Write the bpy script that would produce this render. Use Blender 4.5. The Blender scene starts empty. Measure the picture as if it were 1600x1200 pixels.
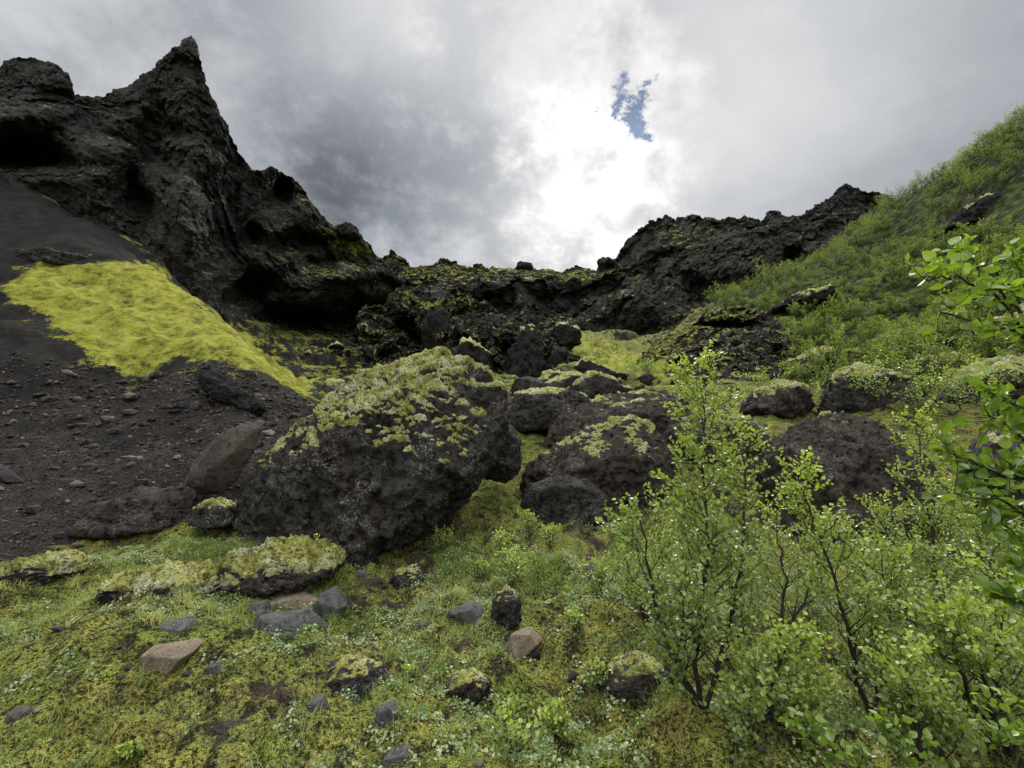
import bpy, bmesh, math, time
import numpy as np
from mathutils import Vector
T0=time.time()
rng=np.random.default_rng(11)
sc=bpy.context.scene
COL=sc.collection
# ---------------------------------------------------------------- camera geometry
F=711.1; TH=math.radians(10); CZ=1.6
cT,sT=math.cos(TH),math.sin(TH)
def pt(u,v,Y):
    u=np.asarray(u,float);v=np.asarray(v,float);Y=np.asarray(Y,float)
    dx=(u-800)/F; dv=(600-v)/F
    t=Y/(cT-dv*sT)
    return np.stack([t*dx,Y+0*t,CZ+t*(sT+dv*cT)],-1)
def proj(P):
    x=P[...,0];y=P[...,1];z=P[...,2]-CZ
    d=y*cT+z*sT; up=-y*sT+z*cT
    d=np.where(d<1e-3,1e-3,d)
    return 800+F*x/d, 600-F*up/d
def dirpx(u,v):
    p=pt(u,v,1.0)-np.array([0,0,CZ]); return p/np.linalg.norm(p)
# ---------------------------------------------------------------- noise
PERM=rng.permutation(256); PERM=np.concatenate([PERM,PERM,PERM])
GR=rng.normal(size=(256,3)); GR/=np.linalg.norm(GR,axis=1)[:,None]
def pn(p):
    p=np.asarray(p,float); i=np.floor(p).astype(int); f=p-i; i&=255
    w=f*f*f*(f*(f*6-15)+10); r=0
    for a in (0,1):
        wa=w[...,0] if a else 1-w[...,0]
        for b in (0,1):
            wb=w[...,1] if b else 1-w[...,1]
            for c in (0,1):
                wc=w[...,2] if c else 1-w[...,2]
                g=GR[PERM[PERM[PERM[i[...,0]+a]+i[...,1]+b]+i[...,2]+c]]
                r=r+wa*wb*wc*(g[...,0]*(f[...,0]-a)+g[...,1]*(f[...,1]-b)+g[...,2]*(f[...,2]-c))
    return r*1.6
def fbm(p,o=4,g=.5,seed=0):
    p=np.asarray(p,float)+seed*17.31; a=1;s=0
    for k in range(o):
        s=s+a*pn(p*2.03**k+k*5.7); a*=g
    return s
def ridged(p,o=4,g=.5,seed=0):
    p=np.asarray(p,float)+seed*13.7; a=1;s=0
    for k in range(o):
        s=s+a*(1-2*np.abs(pn(p*2.07**k+k*3.1))); a*=g
    return s
def sstep(a,b,x):
    t=np.clip((x-a)/(b-a),0,1); return t*t*(3-2*t)
def polysd(px,py,poly):
    poly=np.array(poly,float); d=np.full(px.shape,1e18); ins=np.zeros(px.shape,bool)
    n=len(poly)
    for i in range(n):
        ax,ay=poly[i]; bx,by=poly[(i+1)%n]
        ex,ey=bx-ax,by-ay
        t=np.clip(((px-ax)*ex+(py-ay)*ey)/(ex*ex+ey*ey+1e-9),0,1)
        d=np.minimum(d,(px-ax-t*ex)**2+(py-ay-t*ey)**2)
        c=((ay>py)!=(by>py))
        xi=ax+(py-ay)*ex/(ey if abs(ey)>1e-9 else 1e-9)
        ins^=c&(px<xi)
    d=np.sqrt(d); return np.where(ins,d,-d)
# ---------------------------------------------------------------- mesh helpers
def mesh_np(name,V,FL,attrs=None,smooth=True):
    me=bpy.data.meshes.new(name)
    V=np.asarray(V,np.float32)
    if isinstance(FL,np.ndarray): FL=[FL]
    FL=[f for f in FL if len(f)]
    me.vertices.add(len(V)); me.vertices.foreach_set('co',V.ravel())
    loops=np.concatenate([f.ravel() for f in FL]).astype(np.int32)
    tot=np.concatenate([np.full(len(f),f.shape[1]) for f in FL]).astype(np.int32)
    st=np.concatenate([[0],np.cumsum(tot)[:-1]]).astype(np.int32)
    me.loops.add(len(loops)); me.loops.foreach_set('vertex_index',loops)
    me.polygons.add(len(tot)); me.polygons.foreach_set('loop_start',st)
    me.polygons.foreach_set('loop_total',tot)
    me.polygons.foreach_set('use_smooth',np.full(len(tot),smooth,bool))
    if attrs:
        for k,a in attrs.items():
            at=me.attributes.new(k,'FLOAT','POINT'); at.data.foreach_set('value',np.asarray(a,np.float32).ravel())
    me.update(calc_edges=True); me.validate()
    return me
def obj(name,me,mat=None,loc=(0,0,0),parent=None,**props):
    o=bpy.data.objects.new(name,me); COL.objects.link(o); o.location=loc
    if mat and me and not me.materials: me.materials.append(mat)
    if parent: o.parent=parent
    for k,v in props.items(): o[k]=v
    return o
def gridfaces(nr,nc):
    a=(np.arange(nr-1)[:,None]*nc+np.arange(nc-1)[None]).ravel()
    return np.stack([a,a+1,a+nc+1,a+nc],1)
def gridnormals(P):
    du=np.gradient(P,axis=1); dt=np.gradient(P,axis=0)
    n=np.cross(du,dt); n/=np.linalg.norm(n,axis=-1)[...,None]+1e-12
    return n
# ---------------------------------------------------------------- materials
class N:
    def __init__(s,mat):
        mat.use_nodes=True; s.nt=mat.node_tree; s.nt.nodes.clear()
    def n(s,t,**k):
        nd=s.nt.nodes.new(t)
        for a,b in k.items(): setattr(nd,a,b)
        return nd
    def l(s,a,b): s.nt.links.new(a,b)
    def noise(s,vec,scale,detail=6,rough=.55,dist=0):
        nd=s.n('ShaderNodeTexNoise'); nd.inputs['Scale'].default_value=scale
        nd.inputs['Detail'].default_value=detail; nd.inputs['Roughness'].default_value=rough
        nd.inputs['Distortion'].default_value=dist
        if vec is not None: s.l(vec,nd.inputs['Vector'])
        return nd.outputs[0]
    def ramp(s,x,stops):
        nd=s.n('ShaderNodeValToRGB'); cr=nd.color_ramp
        while len(cr.elements)<len(stops): cr.elements.new(.5)
        for e,(p,c) in zip(cr.elements,stops):
            e.position=p; e.color=(c[0],c[1],c[2],1) if hasattr(c,'__len__') else (c,c,c,1)
        s.l(x,nd.inputs[0]); return nd.outputs[0]
    def m(s,op,a,b=None,c=None,clamp=False):
        nd=s.n('ShaderNodeMath',operation=op,use_clamp=clamp)
        for i,x in enumerate((a,b,c)):
            if x is None: continue
            if hasattr(x,'links') : s.l(x,nd.inputs[i])
            else: nd.inputs[i].default_value=x
        return nd.outputs[0]
    def mix(s,f,a,b,mode='MIX'):
        nd=s.n('ShaderNodeMix',data_type='RGBA',blend_type=mode)
        for i,x in ((0,f),(6,a),(7,b)):
            if hasattr(x,'links'): s.l(x,nd.inputs[i])
            elif i==0: nd.inputs[0].default_value=x
            else: nd.inputs[i].default_value=(x[0],x[1],x[2],1)
        return nd.outputs[2]
    def attr(s,name):
        nd=s.n('ShaderNodeAttribute',attribute_name=name); return nd.outputs['Fac']
    def bump(s,h,strength,dist,prev=None):
        nd=s.n('ShaderNodeBump'); nd.inputs['Strength'].default_value=strength; nd.inputs['Distance'].default_value=dist
        s.l(h,nd.inputs['Height'])
        if prev is not None: s.l(prev,nd.inputs['Normal'])
        return nd.outputs[0]
    def out(s,col,rough=.9,normal=None,spec=.25):
        b=s.n('ShaderNodeBsdfPrincipled'); o=s.n('ShaderNodeOutputMaterial')
        if hasattr(col,'links'): s.l(col,b.inputs['Base Color'])
        else: b.inputs['Base Color'].default_value=(*col,1)
        b.inputs['Roughness'].default_value=rough; b.inputs['Specular IOR Level'].default_value=spec
        if normal is not None: s.l(normal,b.inputs['Normal'])
        s.l(b.outputs[0],o.inputs[0]); return b
def newmat(name): return bpy.data.materials.new(name)

def rock_mat(name,dark,light,lichen=.5,sc_=1.0,brown=(.06,.046,.034),pit_shade=.92):
    M=newmat(name); g=N(M); tc=g.n('ShaderNodeTexCoord').outputs['Object']
    a=g.noise(tc,1.3*sc_,6,.62,.4); b=g.noise(tc,7*sc_,6,.72); c=g.noise(tc,30*sc_,3,.7)
    col=g.ramp(a,[(.3,dark),(.5,tuple((x+y)/2 for x,y in zip(dark,light))),(.68,light)])
    col=g.mix(g.ramp(g.noise(tc,.8*sc_,4,.6,.5),[(.5,0),(.66,.7)]),col,brown)
    col=g.mix(g.ramp(b,[(.40,pit_shade),(.48,0)]),col,tuple(x*.12 for x in dark))  # crevice shade painted into the rock colour where the bump is low
    lm=g.m('MULTIPLY',g.ramp(c,[(.53,0),(.61,1)]),g.ramp(g.noise(tc,1.8*sc_,6,.7),[(.47,0),(.60,1)]))
    lm=g.m('MULTIPLY',lm,lichen)
    col=g.mix(lm,col,(.36,.36,.335))
    nb=g.bump(b,1,.32/sc_); nb=g.bump(c,1,.06/sc_,nb)
    g.out(col,.92,nb,.2); return M
M_bould=rock_mat('boulder_rock',(.022,.021,.020),(.085,.079,.073),.75)
M_brown=rock_mat('brown_rock',(.034,.027,.023),(.11,.088,.075),.6)
M_slab=rock_mat('slab_rock',(.07,.058,.051),(.19,.16,.14),.3,brown=(.13,.10,.082),pit_shade=.6)
M_tan=rock_mat('tan_stone',(.22,.175,.125),(.42,.35,.26),.0,2.5,brown=(.30,.21,.14),pit_shade=.4)
M_grey=rock_mat('grey_stone',(.075,.076,.078),(.21,.21,.21),.35,2.5,brown=(.12,.10,.085),pit_shade=.5)
M_far=rock_mat('crag_rock',(.014,.014,.014),(.050,.047,.044),.1,.25,brown=(.04,.034,.028))
def moss_mat():
    M=newmat('moss'); g=N(M); tc=g.n('ShaderNodeTexCoord').outputs['Object']
    a=g.noise(tc,2.6,6,.65,.3); b=g.noise(tc,28,4,.7); d=g.noise(tc,8,4,.6)
    col=g.ramp(a,[(.32,(.12,.12,.028)),(.42,(.24,.245,.06)),(.51,(.35,.355,.13)),(.60,(.42,.42,.27))])
    col=g.mix(g.ramp(d,[(.36,.8),(.45,0)]),col,(.055,.048,.02))
    col=g.mix(g.ramp(b,[(.39,.88),(.49,0)]),col,(.045,.042,.015))
    g.out(col,1,g.bump(b,1,.05,g.bump(d,1,.14)),.1); return M
M_moss=moss_mat()
def cliff_mat():
    M=newmat('cliff_tuff'); g=N(M); tc=g.n('ShaderNodeTexCoord').outputs['Object']
    mp=g.n('ShaderNodeMapping'); mp.inputs['Scale'].default_value=(.7,.7,1.3); mp.inputs['Rotation'].default_value=(.15,.7,0); g.l(tc,mp.inputs[0])
    a=g.noise(tc,.09,6,.6,.5); b=g.noise(mp.outputs[0],.6,6,.70,.4); c=g.noise(tc,2.2,5,.75)
    col=g.ramp(a,[(.3,(.014,.014,.015)),(.5,(.027,.0265,.026)),(.7,(.050,.047,.044))])
    col=g.mix(g.ramp(b,[(.38,.7),(.48,0)]),col,(.007,.007,.008))  # near-black in the bump hollows stands in for crevice shade
    col=g.mix(g.ramp(c,[(.53,0),(.65,.45)]),col,(.095,.088,.08))
    mo=g.m('ADD',g.attr('moss'),g.m('MULTIPLY',g.m('SUBTRACT',g.noise(tc,.9,5,.72),.5),1.9))
    mm=g.ramp(mo,[(.45,0),(.62,1)])
    mc=g.ramp(g.noise(tc,.6,5,.7),[(.38,(.05,.055,.016)),(.5,(.16,.17,.03)),(.63,(.27,.28,.05))])
    col=g.mix(mm,col,mc)
    nb=g.bump(b,.9,.7); nb=g.bump(c,1,.32,nb)
    g.out(col,.95,nb,.15); return M
M_cliff=cliff_mat()
def ground_mat():
    M=newmat('ground_cover'); g=N(M); tc=g.n('ShaderNodeTexCoord').outputs['Object']
    n1=g.noise(tc,.9,6,.65,.3); n2=g.noise(tc,5,5,.72); n3=g.noise(tc,38,3,.7); n4=g.noise(tc,.5,3,.6)
    dirt=g.ramp(n1,[(.3,(.014,.0135,.0135)),(.5,(.027,.025,.024)),(.7,(.052,.046,.041))])
    dirt=g.mix(g.ramp(n3,[(.53,0),(.64,.7)]),dirt,(.12,.107,.098))
    dirt=g.mix(g.ramp(n3,[(.38,.85),(.48,0)]),dirt,(.007,.007,.007))  # shade between the grains put into the dirt colour
    dirt=g.mix(g.attr('far'),dirt,g.ramp(n1,[(.35,(.007,.007,.007)),(.6,(.022,.021,.020))]))
    brn=g.attr('soil'); dirt=g.mix(brn,dirt,g.ramp(n2,[(.35,(.020,.017,.012)),(.6,(.075,.062,.046))]))
    veg=g.ramp(n1,[(.30,(.09,.075,.03)),(.42,(.17,.155,.04)),(.50,(.27,.27,.055)),(.57,(.15,.16,.045)),(.63,(.14,.21,.035)),(.74,(.23,.29,.05))])
    veg=g.mix(g.ramp(n4,[(.46,0),(.58,.75)]),veg,g.ramp(n2,[(.38,(.05,.075,.016)),(.6,(.16,.25,.038))]))
    veg=g.mix(g.ramp(n2,[(.41,.94),(.49,0)]),veg,(.042,.036,.018))
    veg=g.mix(g.ramp(n2,[(.57,0),(.67,.65)]),veg,(.32,.34,.075))
    veg=g.mix(g.ramp(n3,[(.41,.92),(.50,0)]),veg,(.016,.018,.008))  # painted shade in the fine gaps of the plant cover
    veg=g.mix(g.ramp(n3,[(.58,0),(.67,.55)]),veg,(.42,.42,.21))
    sl=g.attr('slope'); veg=g.mix(sl,veg,g.ramp(n1,[(.40,(.008,.012,.004)),(.52,(.030,.048,.010)),(.66,(.10,.13,.022))]))
    vm=g.ramp(g.m('ADD',g.attr('veg'),g.m('MULTIPLY',g.m('SUBTRACT',g.noise(tc,1.7,6,.74),.5),2.2)),[(.43,0),(.56,1)])
    col=g.mix(vm,dirt,veg)
    mb=g.ramp(g.m('ADD',g.attr('bright'),g.m('MULTIPLY',g.m('SUBTRACT',g.noise(tc,.7,7,.80),.5),2.2)),[(.40,0),(.56,1)])
    mc=g.ramp(g.noise(tc,1.3,7,.82),[(.37,(.055,.058,.013)),(.45,(.18,.187,.03)),(.53,(.29,.30,.042)),(.63,(.38,.38,.09))])
    col=g.mix(mb,col,mc)
    nb=g.bump(n1,.8,.6); nb=g.bump(n2,1,.22,nb); nb=g.bump(n3,1,.04,nb)
    g.out(col,.97,nb,.08); return M
M_ground=ground_mat()
def leaf_mat(name,c0,c1,tr,trf=.45,rough=.5,spec=.35):
    M=newmat(name); g=N(M)
    t=g.attr('tint'); col=g.ramp(t,[(0,c0),(1,c1)]); trc=g.mix(1.0,col,tr,'MULTIPLY')
    b=g.n('ShaderNodeBsdfPrincipled'); g.l(col,b.inputs['Base Color']); b.inputs['Roughness'].default_value=rough
    b.inputs['Specular IOR Level'].default_value=spec
    tl=g.n('ShaderNodeBsdfTranslucent'); g.l(trc,tl.inputs[0])
    mx=g.n('ShaderNodeMixShader'); mx.inputs[0].default_value=trf
    g.l(b.outputs[0],mx.inputs[1]); g.l(tl.outputs[0],mx.inputs[2])
    o=g.n('ShaderNodeOutputMaterial'); g.l(mx.outputs[0],o.inputs[0]); return M
M_leaf=leaf_mat('birch_leaf',(.09,.14,.065),(.36,.43,.075),(1.5,1.7,.5),.33,.36,.6)
M_leafn=leaf_mat('birch_leaf_young',(.05,.10,.018),(.26,.35,.055),(1.5,1.7,.5),.36,.33,.7)
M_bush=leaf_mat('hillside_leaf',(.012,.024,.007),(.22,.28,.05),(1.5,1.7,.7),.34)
M_grass=leaf_mat('grass_blade',(.09,.17,.028),(.44,.43,.17),(1.3,1.3,.7),.35,.7)
M_herb=leaf_mat('herb_leaf',(.07,.14,.04),(.38,.43,.26),(1.3,1.4,.8),.3,.6)
def bark_mat():
    M=newmat('bark'); g=N(M); tc=g.n('ShaderNodeTexCoord').outputs['Object']
    col=g.ramp(g.noise(tc,30,4,.6),[(.35,(.013,.010,.009)),(.7,(.05,.04,.034))])
    g.out(col,.85,g.bump(g.noise(tc,60,3,.6),.6,.005)); return M
M_bark=bark_mat()
# ---------------------------------------------------------------- terrain height function
CP=[]
def cp(u,v,Y): 
    p=pt(u,v,Y); CP.append(tuple(p))
for q in [(0,0,0),(-3,.5,.1),(3,.5,0),(-3,3,.05),(3,3,0),(0,1.5,0),(0,-3,-.2),(-6,0,.3),(6,0,.2),(0,-12,-1.5),(-12,-3,.5),(12,-3,.5),(-.01,-40,-6),(.01,-40,-6)]: CP.append(q)
for u in (-100,400,800,1200,1700): cp(u,1200,2.75); cp(u,1000,4.4)
for q in [(0,900,6.4),(300,890,6.6),(600,875,7.1),(900,880,6.9),(1200,880,6.9),(1500,870,7.0),
 (0,862,7.6),(150,828,8.6),(350,795,9.2),(820,800,9),(760,775,9.8),(1000,800,9.2),(1250,810,9),(1500,790,9),(1700,790,9),
 (-300,830,8),(-300,600,15),(-300,400,24),(-300,200,36),
 (0,750,11),(200,700,13),(0,600,17),(200,610,18),(340,640,16),(420,700,13),(300,720,12.5),(480,645,18.5),(460,680,15),
 (340,555,20.5),(200,588,19.5),(100,562,19),(0,525,19.5),(250,490,24),(150,450,25),(0,440,24),(380,540,22.5),
 (170,402,29),(240,415,29),(330,480,27.5),(430,560,24),(510,632,20.5),
 (0,275,38),(120,345,38),(240,407,37),(330,545,36),(420,600,34),(520,655,27),
 (480,540,50),(540,595,36),(600,575,46),(600,640,24),(620,545,70),(540,528,60),
 (820,655,15),(700,660,15),(900,610,25),(700,592,38),(900,565,52),(760,600,30),(1000,563,45),(950,525,66),(880,518,72),
 (1050,592,32),(1050,545,66),(800,560,76),(700,560,76),(1000,532,84),
 (1150,600,32),(1200,602,27),(1300,620,21),(1450,615,18),(1600,600,14.5),(1100,645,18),(1000,655,15.5),(1200,700,12),(1500,720,10.5),(1700,700,10),
 (1200,580,34),(1240,530,42),(1180,485,62),(1115,468,80),(1300,440,62),(1400,405,60),(1500,318,57),(1600,220,50),
 (1600,400,32),(1600,520,20),(1450,505,36),(1500,420,42),(1390,322,80),(1340,385,72),(1480,272,64),(1600,190,54),(1560,470,28),(1350,560,30),
 (1600,290,72),(1480,360,85),(1390,395,100),(1120,560,100),
 (1850,165,44),(1850,400,24),(1850,560,14),(1850,120,60)]: cp(*q)
for a,r,T in [(-50,90,.25),(-65,60,.35),(-90,60,.3),(-30,110,.22),(0,140,.22),(20,150,.22),(40,150,.2),(60,130,.3),(90,70,.25),(-120,60,0),(120,60,0),
   (-90,15,.1),(90,15,.1),(180,90,-.15),(-180,90,-.15)]:
    CP.append((r*math.sin(math.radians(a)),r*math.cos(math.radians(a)),T*r))
for a in range(-180,181,30): CP.append((700*math.sin(math.radians(a)),700*math.cos(math.radians(a)),50))
CP=np.array(CP)
def warp(x,y):
    r=np.hypot(x,y); return np.stack([np.arctan2(x,y)*1.3,np.log(r+2)],-1),r
cw,cr_=warp(CP[:,0],CP[:,1]); cTn=CP[:,2]/(cr_+2)
def tps(d2): return .5*d2*np.log(d2+1e-9)
K=tps(((cw[:,None]-cw[None])**2).sum(-1))+np.eye(len(cw))*2e-3
A=np.zeros((len(cw)+3,)*2); A[:-3,:-3]=K; Q=np.c_[np.ones(len(cw)),cw]; A[:-3,-3:]=Q; A[-3:,:-3]=Q.T
W=np.linalg.solve(A,np.r_[cTn,0,0,0])
def base_z(x,y):
    sh=np.shape(x); x=np.ravel(x);y=np.ravel(y); out=np.empty(len(x))
    for i in range(0,len(x),40000):
        w,r=warp(x[i:i+40000],y[i:i+40000])
        d2=(w[:,0:1]-cw[:,0])**2+(w[:,1:2]-cw[:,1])**2
        out[i:i+40000]=(tps(d2)@W[:-3]+W[-3]+w@W[-2:])*(r+2)
    return out.reshape(sh)
def gnoise(x,y):
    r=np.hypot(x,y); z=0; P=np.stack([x,y,0*x+3.3],-1)
    for wl,amp,near in [(22,1.0,1),(9,.5,1),(4,.28,1),(1.9,.19,0),(.9,.17,0),(.42,.095,0),(.2,.042,0),(.1,.016,0)]:
        f=sstep(16,45,r) if near and wl>5 else (sstep(5,14,r) if near else 1)
        f=f*(1-sstep(.5,1,r*.012/wl))
        if near==0: f=f*(1+sstep(12,40,r)*1.2)
        n=pn(P/wl+wl*7)
        z=z+amp*f*(n if wl>.5 else (np.abs(n)*2-.5))
    a=np.degrees(np.arctan2(x,y))
    mk=sstep(20,34,r)*(1-sstep(90,120,r))*sstep(-34,-24,a)*(1-sstep(18,26,a))
    q=P/np.array([8,9,8])+.4*np.stack([pn(P/5),pn(P/5+9),0*x],-1); z=z+mk*((1-ridged(q,4,.5,4))*.9-.5)*1.3
    return z
def gz(x,y): return base_z(x,y)+gnoise(x,y)
def hit(u,v,ymax=90):
    ys=np.exp(np.linspace(math.log(1.2),math.log(ymax),700)); p=pt(np.full(700,u),np.full(700,v),ys)
    h=gz(p[:,0],p[:,1]); k=np.argmax(p[:,2]<h)
    return float(ys[k]) if (p[:,2]<h).any() else ymax
# ground sheet
af=np.radians(np.linspace(-64,64,960)); ab=np.radians(np.linspace(64,296,90)[1:-1])
ang=np.concatenate([af,ab,[af[0]+2*math.pi]])
rr=np.exp(np.linspace(math.log(.3),math.log(700),680))
AA,RR=np.meshgrid(ang,rr); X=RR*np.sin(AA); Y=RR*np.cos(AA)
Z=gz(X,Y); P=np.stack([X,Y,Z],-1)
nrm=gridnormals(P); nz=np.abs(nrm[...,2])
U,Vv=proj(P); front=Y>.2
SCREE=[(-500,180),(0,265),(240,400),(345,478),(440,560),(530,632),(500,690),(420,740),(360,790),(290,812),(150,835),(60,870),(-60,880),(-500,900)]
MOUND=[(8,440),(30,424),(80,412),(170,406),(240,414),(330,482),(430,560),(520,640),(480,622),(440,602),(390,575),(345,556),(300,566),(250,570),(205,585),(150,558),(100,522),(50,490),(15,465)]
jit=fbm(P/1.5,4)*12
sd=polysd(U,Vv,SCREE); veg=np.where(front,.82-sstep(-14,14,sd+jit)*1.0,.85)
midf=sstep(13,22,RR)*front
veg=np.where((sd<0)&front,veg-midf*.34+midf*(nz-.80)*1.6,veg)
nf=fbm(P/1.1,4,.55,3)
veg=veg+.60*np.minimum(nf+.18,.25)*(1-midf)
RAMP=[(840,540),(880,505),(930,515),(1000,545),(1060,560),(1060,600),(980,600),(900,570)]
SLOPE=[(1060,600),(1110,470),(1200,420),(1390,300),(1600,140),(1900,60),(1900,600),(1600,600),(1450,615),(1300,620),(1180,590)]
slp=sstep(-15,20,polysd(U,Vv,SLOPE))*front
rampm=sstep(-20,20,polysd(U,Vv,RAMP))*front
veg=veg+.45*rampm+.45*slp
soil=np.clip((1-sstep(8,12,RR))*(1-sstep(-10,10,sd)),0,1)
far=np.where(front,sstep(18,30,RR)*(1-sstep(-20,20,sd)*.4),0)
md=polysd(U,Vv,MOUND)
brt=np.where(front,sstep(-18,20,md+fbm(P/2.5,4)*14),0)*1.05
brt=np.maximum(brt,np.where(front&(Vv>500),.34*sstep(-80,0,md),0))
brt=np.maximum(brt,.52*rampm)
brt=np.maximum(brt,np.where((sd<0),midf*(.32+(nz-.85)*.8),0)*(1-slp))
me=mesh_np('ground',P.reshape(-1,3),gridfaces(*AA.shape)[:, ::-1],{'veg':veg,'bright':brt,'slope':slp,'soil':soil,'far':far})
obj('ground',me,M_ground,kind='structure',label='mossy black gravel hillside ground rising into a canyon',category='ground')
print('ground',time.time()-T0)
# ---------------------------------------------------------------- cliffs
def sheet(name,rows,segs,u0,u1,nu,feats,amp,scl,jit,mossbase,seed,label,cat='cliff',mosspoly=(),tilt=(.35,0),led=0,ledk=.25,fine=.12,flute=.12,yk=1.0):
    us=np.linspace(u0,u1,nu); RV=[];RY=[]
    for r in rows:
        r=np.array(r,float); RV.append(np.interp(us,r[:,0],r[:,1])); RY.append(np.interp(us,r[:,0],r[:,2])*yk)
    RV=np.array(RV);RY=np.array(RY)
    t=np.concatenate([np.linspace(i,i+1,n,endpoint=False) for i,n in enumerate(segs)]+[[len(segs)]])
    i=np.minimum(t.astype(int),len(rows)-2); f=(t-i)[:,None]
    V=RV[i]*(1-f)+RV[i+1]*f; Yd=RY[i]*(1-f)+RY[i+1]*f
    Ug=np.broadcast_to(us,V.shape).copy()
    P0=pt(Ug,V,Yd); wu=fbm(P0/(scl*.8),3,.5,seed+60)*22; wvv=fbm(P0/(scl*.8),3,.5,seed+61)*16
    for (a,b,sa,sb,d) in feats: Yd=Yd+d*np.exp(-(((Ug+wu-a)/sa)**2+((V+wvv-b)/sb)**2)**1.4)
    P=pt(Ug,V,Yd); ray=P-np.array([0,0,CZ]); ray/=np.linalg.norm(ray,axis=-1)[...,None]
    q=P.copy(); q[...,0]+=q[...,2]*tilt[0]
    wv=np.stack([fbm(q/(scl*1.3),2,.5,seed+40+k) for k in range(3)],-1)
    q=q+wv*scl*.22
    big=ridged(q/scl,4,.48,seed)
    d=-amp*(big-.7)
    q2=q/np.array([scl*.35,scl*.35,scl*1.1])
    d=d-amp*.34*ridged(q2,3,.5,seed+3)
    q3=q/np.array([scl*.07,scl*.07,scl*.5])
    d=d-amp*flute*ridged(q3,2,.5,seed+4)*(.3+sstep(-.2,.4,fbm(P/(scl*.8),2,.5,seed+8)))
    rg=sstep(-.35,.35,fbm(P/(scl*.6),2,.5,seed+11))
    d=d-amp*fine*(.5+.9*rg)*(.6*fbm(P/(scl*.10),5,.64,seed+5)+.5*(ridged(P/(scl*.09),4,.6,seed+6)-.8))
    if led:
        h=P[...,2]/led+P[...,0]*tilt[1]/led+fbm(P/(scl*1.2),4,.5,seed+9)*1.6
        saw=h-np.floor(h); d=d+amp*ledk*(saw**1.5-.4)*(.4+.6*rg)
    P=P+ray*d[...,None]
    jv=np.stack([fbm(P/(scl*.2),5,.62,seed+20+k) for k in range(3)],-1)
    jw=np.stack([fbm(P/(scl*.045),3,.6,seed+30+k) for k in range(3)],-1)
    P=P+jv*jit+jw*jit*.45
    n=gridnormals(P); nz=n[...,2]
    moss=mossbase+sstep(.45,.85,nz)*.6
    for poly,am in mosspoly: moss=moss+am*sstep(-12,12,polysd(Ug,V,poly)+jv[...,0]*10)
    me=mesh_np(name,P.reshape(-1,3),gridfaces(*V.shape),{'moss':moss})
    return obj(name,me,M_cliff,kind='structure',label=label,category=cat)
sky_l=[(-300,120,40),(-60,110,42),(0,104,43),(20,92,43),(45,90,43),(80,97,43),(104,113,43),(113,132,43),(116,146,44),(130,152,44),(165,152,45),(180,142,45),(200,136,45),(222,118,45),(240,106,45),(250,94,45),(264,88,45),(276,74,44.5),(288,62,44),(298,58,44),(308,82,44),(322,128,44.5),(345,180,46),(370,230,49),(392,264,52),(408,268,52),(425,262,54),(455,276,57),(478,300,59),(500,332,62),(520,352,64),(548,350,66),(575,378,70),(590,400,73),(620,430,78),(640,458,82),(690,500,90)]
def off(row,dv,dY): return [(u,v+dv,Y+dY) for u,v,Y in row]
rows=[
 [(-300,520,34),(0,420,36),(240,520,40),(330,560,42),(450,600,50),(640,600,76),(700,600,86)],
 [(-300,300,36),(0,262,38),(120,335,39),(240,402,40),(330,470,43),(380,500,47),(450,528,55),(540,522,64),(640,522,80),(700,560,86)],
 [(-300,200,37),(0,205,38.5),(130,250,39),(240,300,40),(330,360,44),(400,400,50),(450,425,54),(540,440,62),(640,480,79),(700,540,87)],
 [(-300,150,39),(0,140,41),(110,170,41),(200,190,42),(290,150,43),(350,240,46.5),(400,300,52),(480,340,59),(560,400,68),(640,470,81),(700,520,88)],
 sky_l, off(sky_l,25,6), off(sky_l,160,22)]
sheet('cliff',rows,[60,130,130,120,18,20],-300,700,800,
 [(40,240,95,24,6),(30,175,80,22,-2.5),(530,495,100,24,20),(400,452,34,26,9),(560,435,80,14,-5),(435,300,18,28,6),(360,300,14,60,2.5),(300,330,24,90,-3.5),(470,390,40,16,6),(215,320,34,60,4),(150,230,40,16,-2),(240,210,30,40,3),(390,370,26,30,5),(330,240,16,60,-2),(500,420,30,14,5)],
 2.5,14,.30,-.04,2,'towering black volcanic cliff with a sharp pointed spire',tilt=(.6,.35),led=8,ledk=.22,fine=.17,flute=.10,
 mosspoly=[([(500,352),(560,352),(600,400),(570,412),(520,385)],.6),([(400,262),(470,280),(500,330),(440,300)],.3),([(110,150),(170,160),(230,190),(180,200)],.1),([(440,410),(600,430),(630,470),(560,445)],.35)])
sky_b=[(540,470,125),(600,402,128),(615,396,128),(632,408,130),(650,419,130),(670,413,130),(690,403,130),(705,407,131),(720,417,132),(745,411,133),(770,420,135),(800,422,136),(850,422,138),(880,426,138),(905,418,138),(932,428,138),(936,404,128),(962,400,126),(975,382,124),(1000,358,122),(1030,338,120),(1060,340,120),(1085,336,121),(1120,347,121),(1160,340,120),(1190,345,118),(1212,328,117),(1225,336,116),(1250,336,115),(1275,322,113),(1300,308,111),(1320,291,110),(1350,296,110),(1375,300,110),(1400,318,110),(1450,360,116)]
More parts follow.
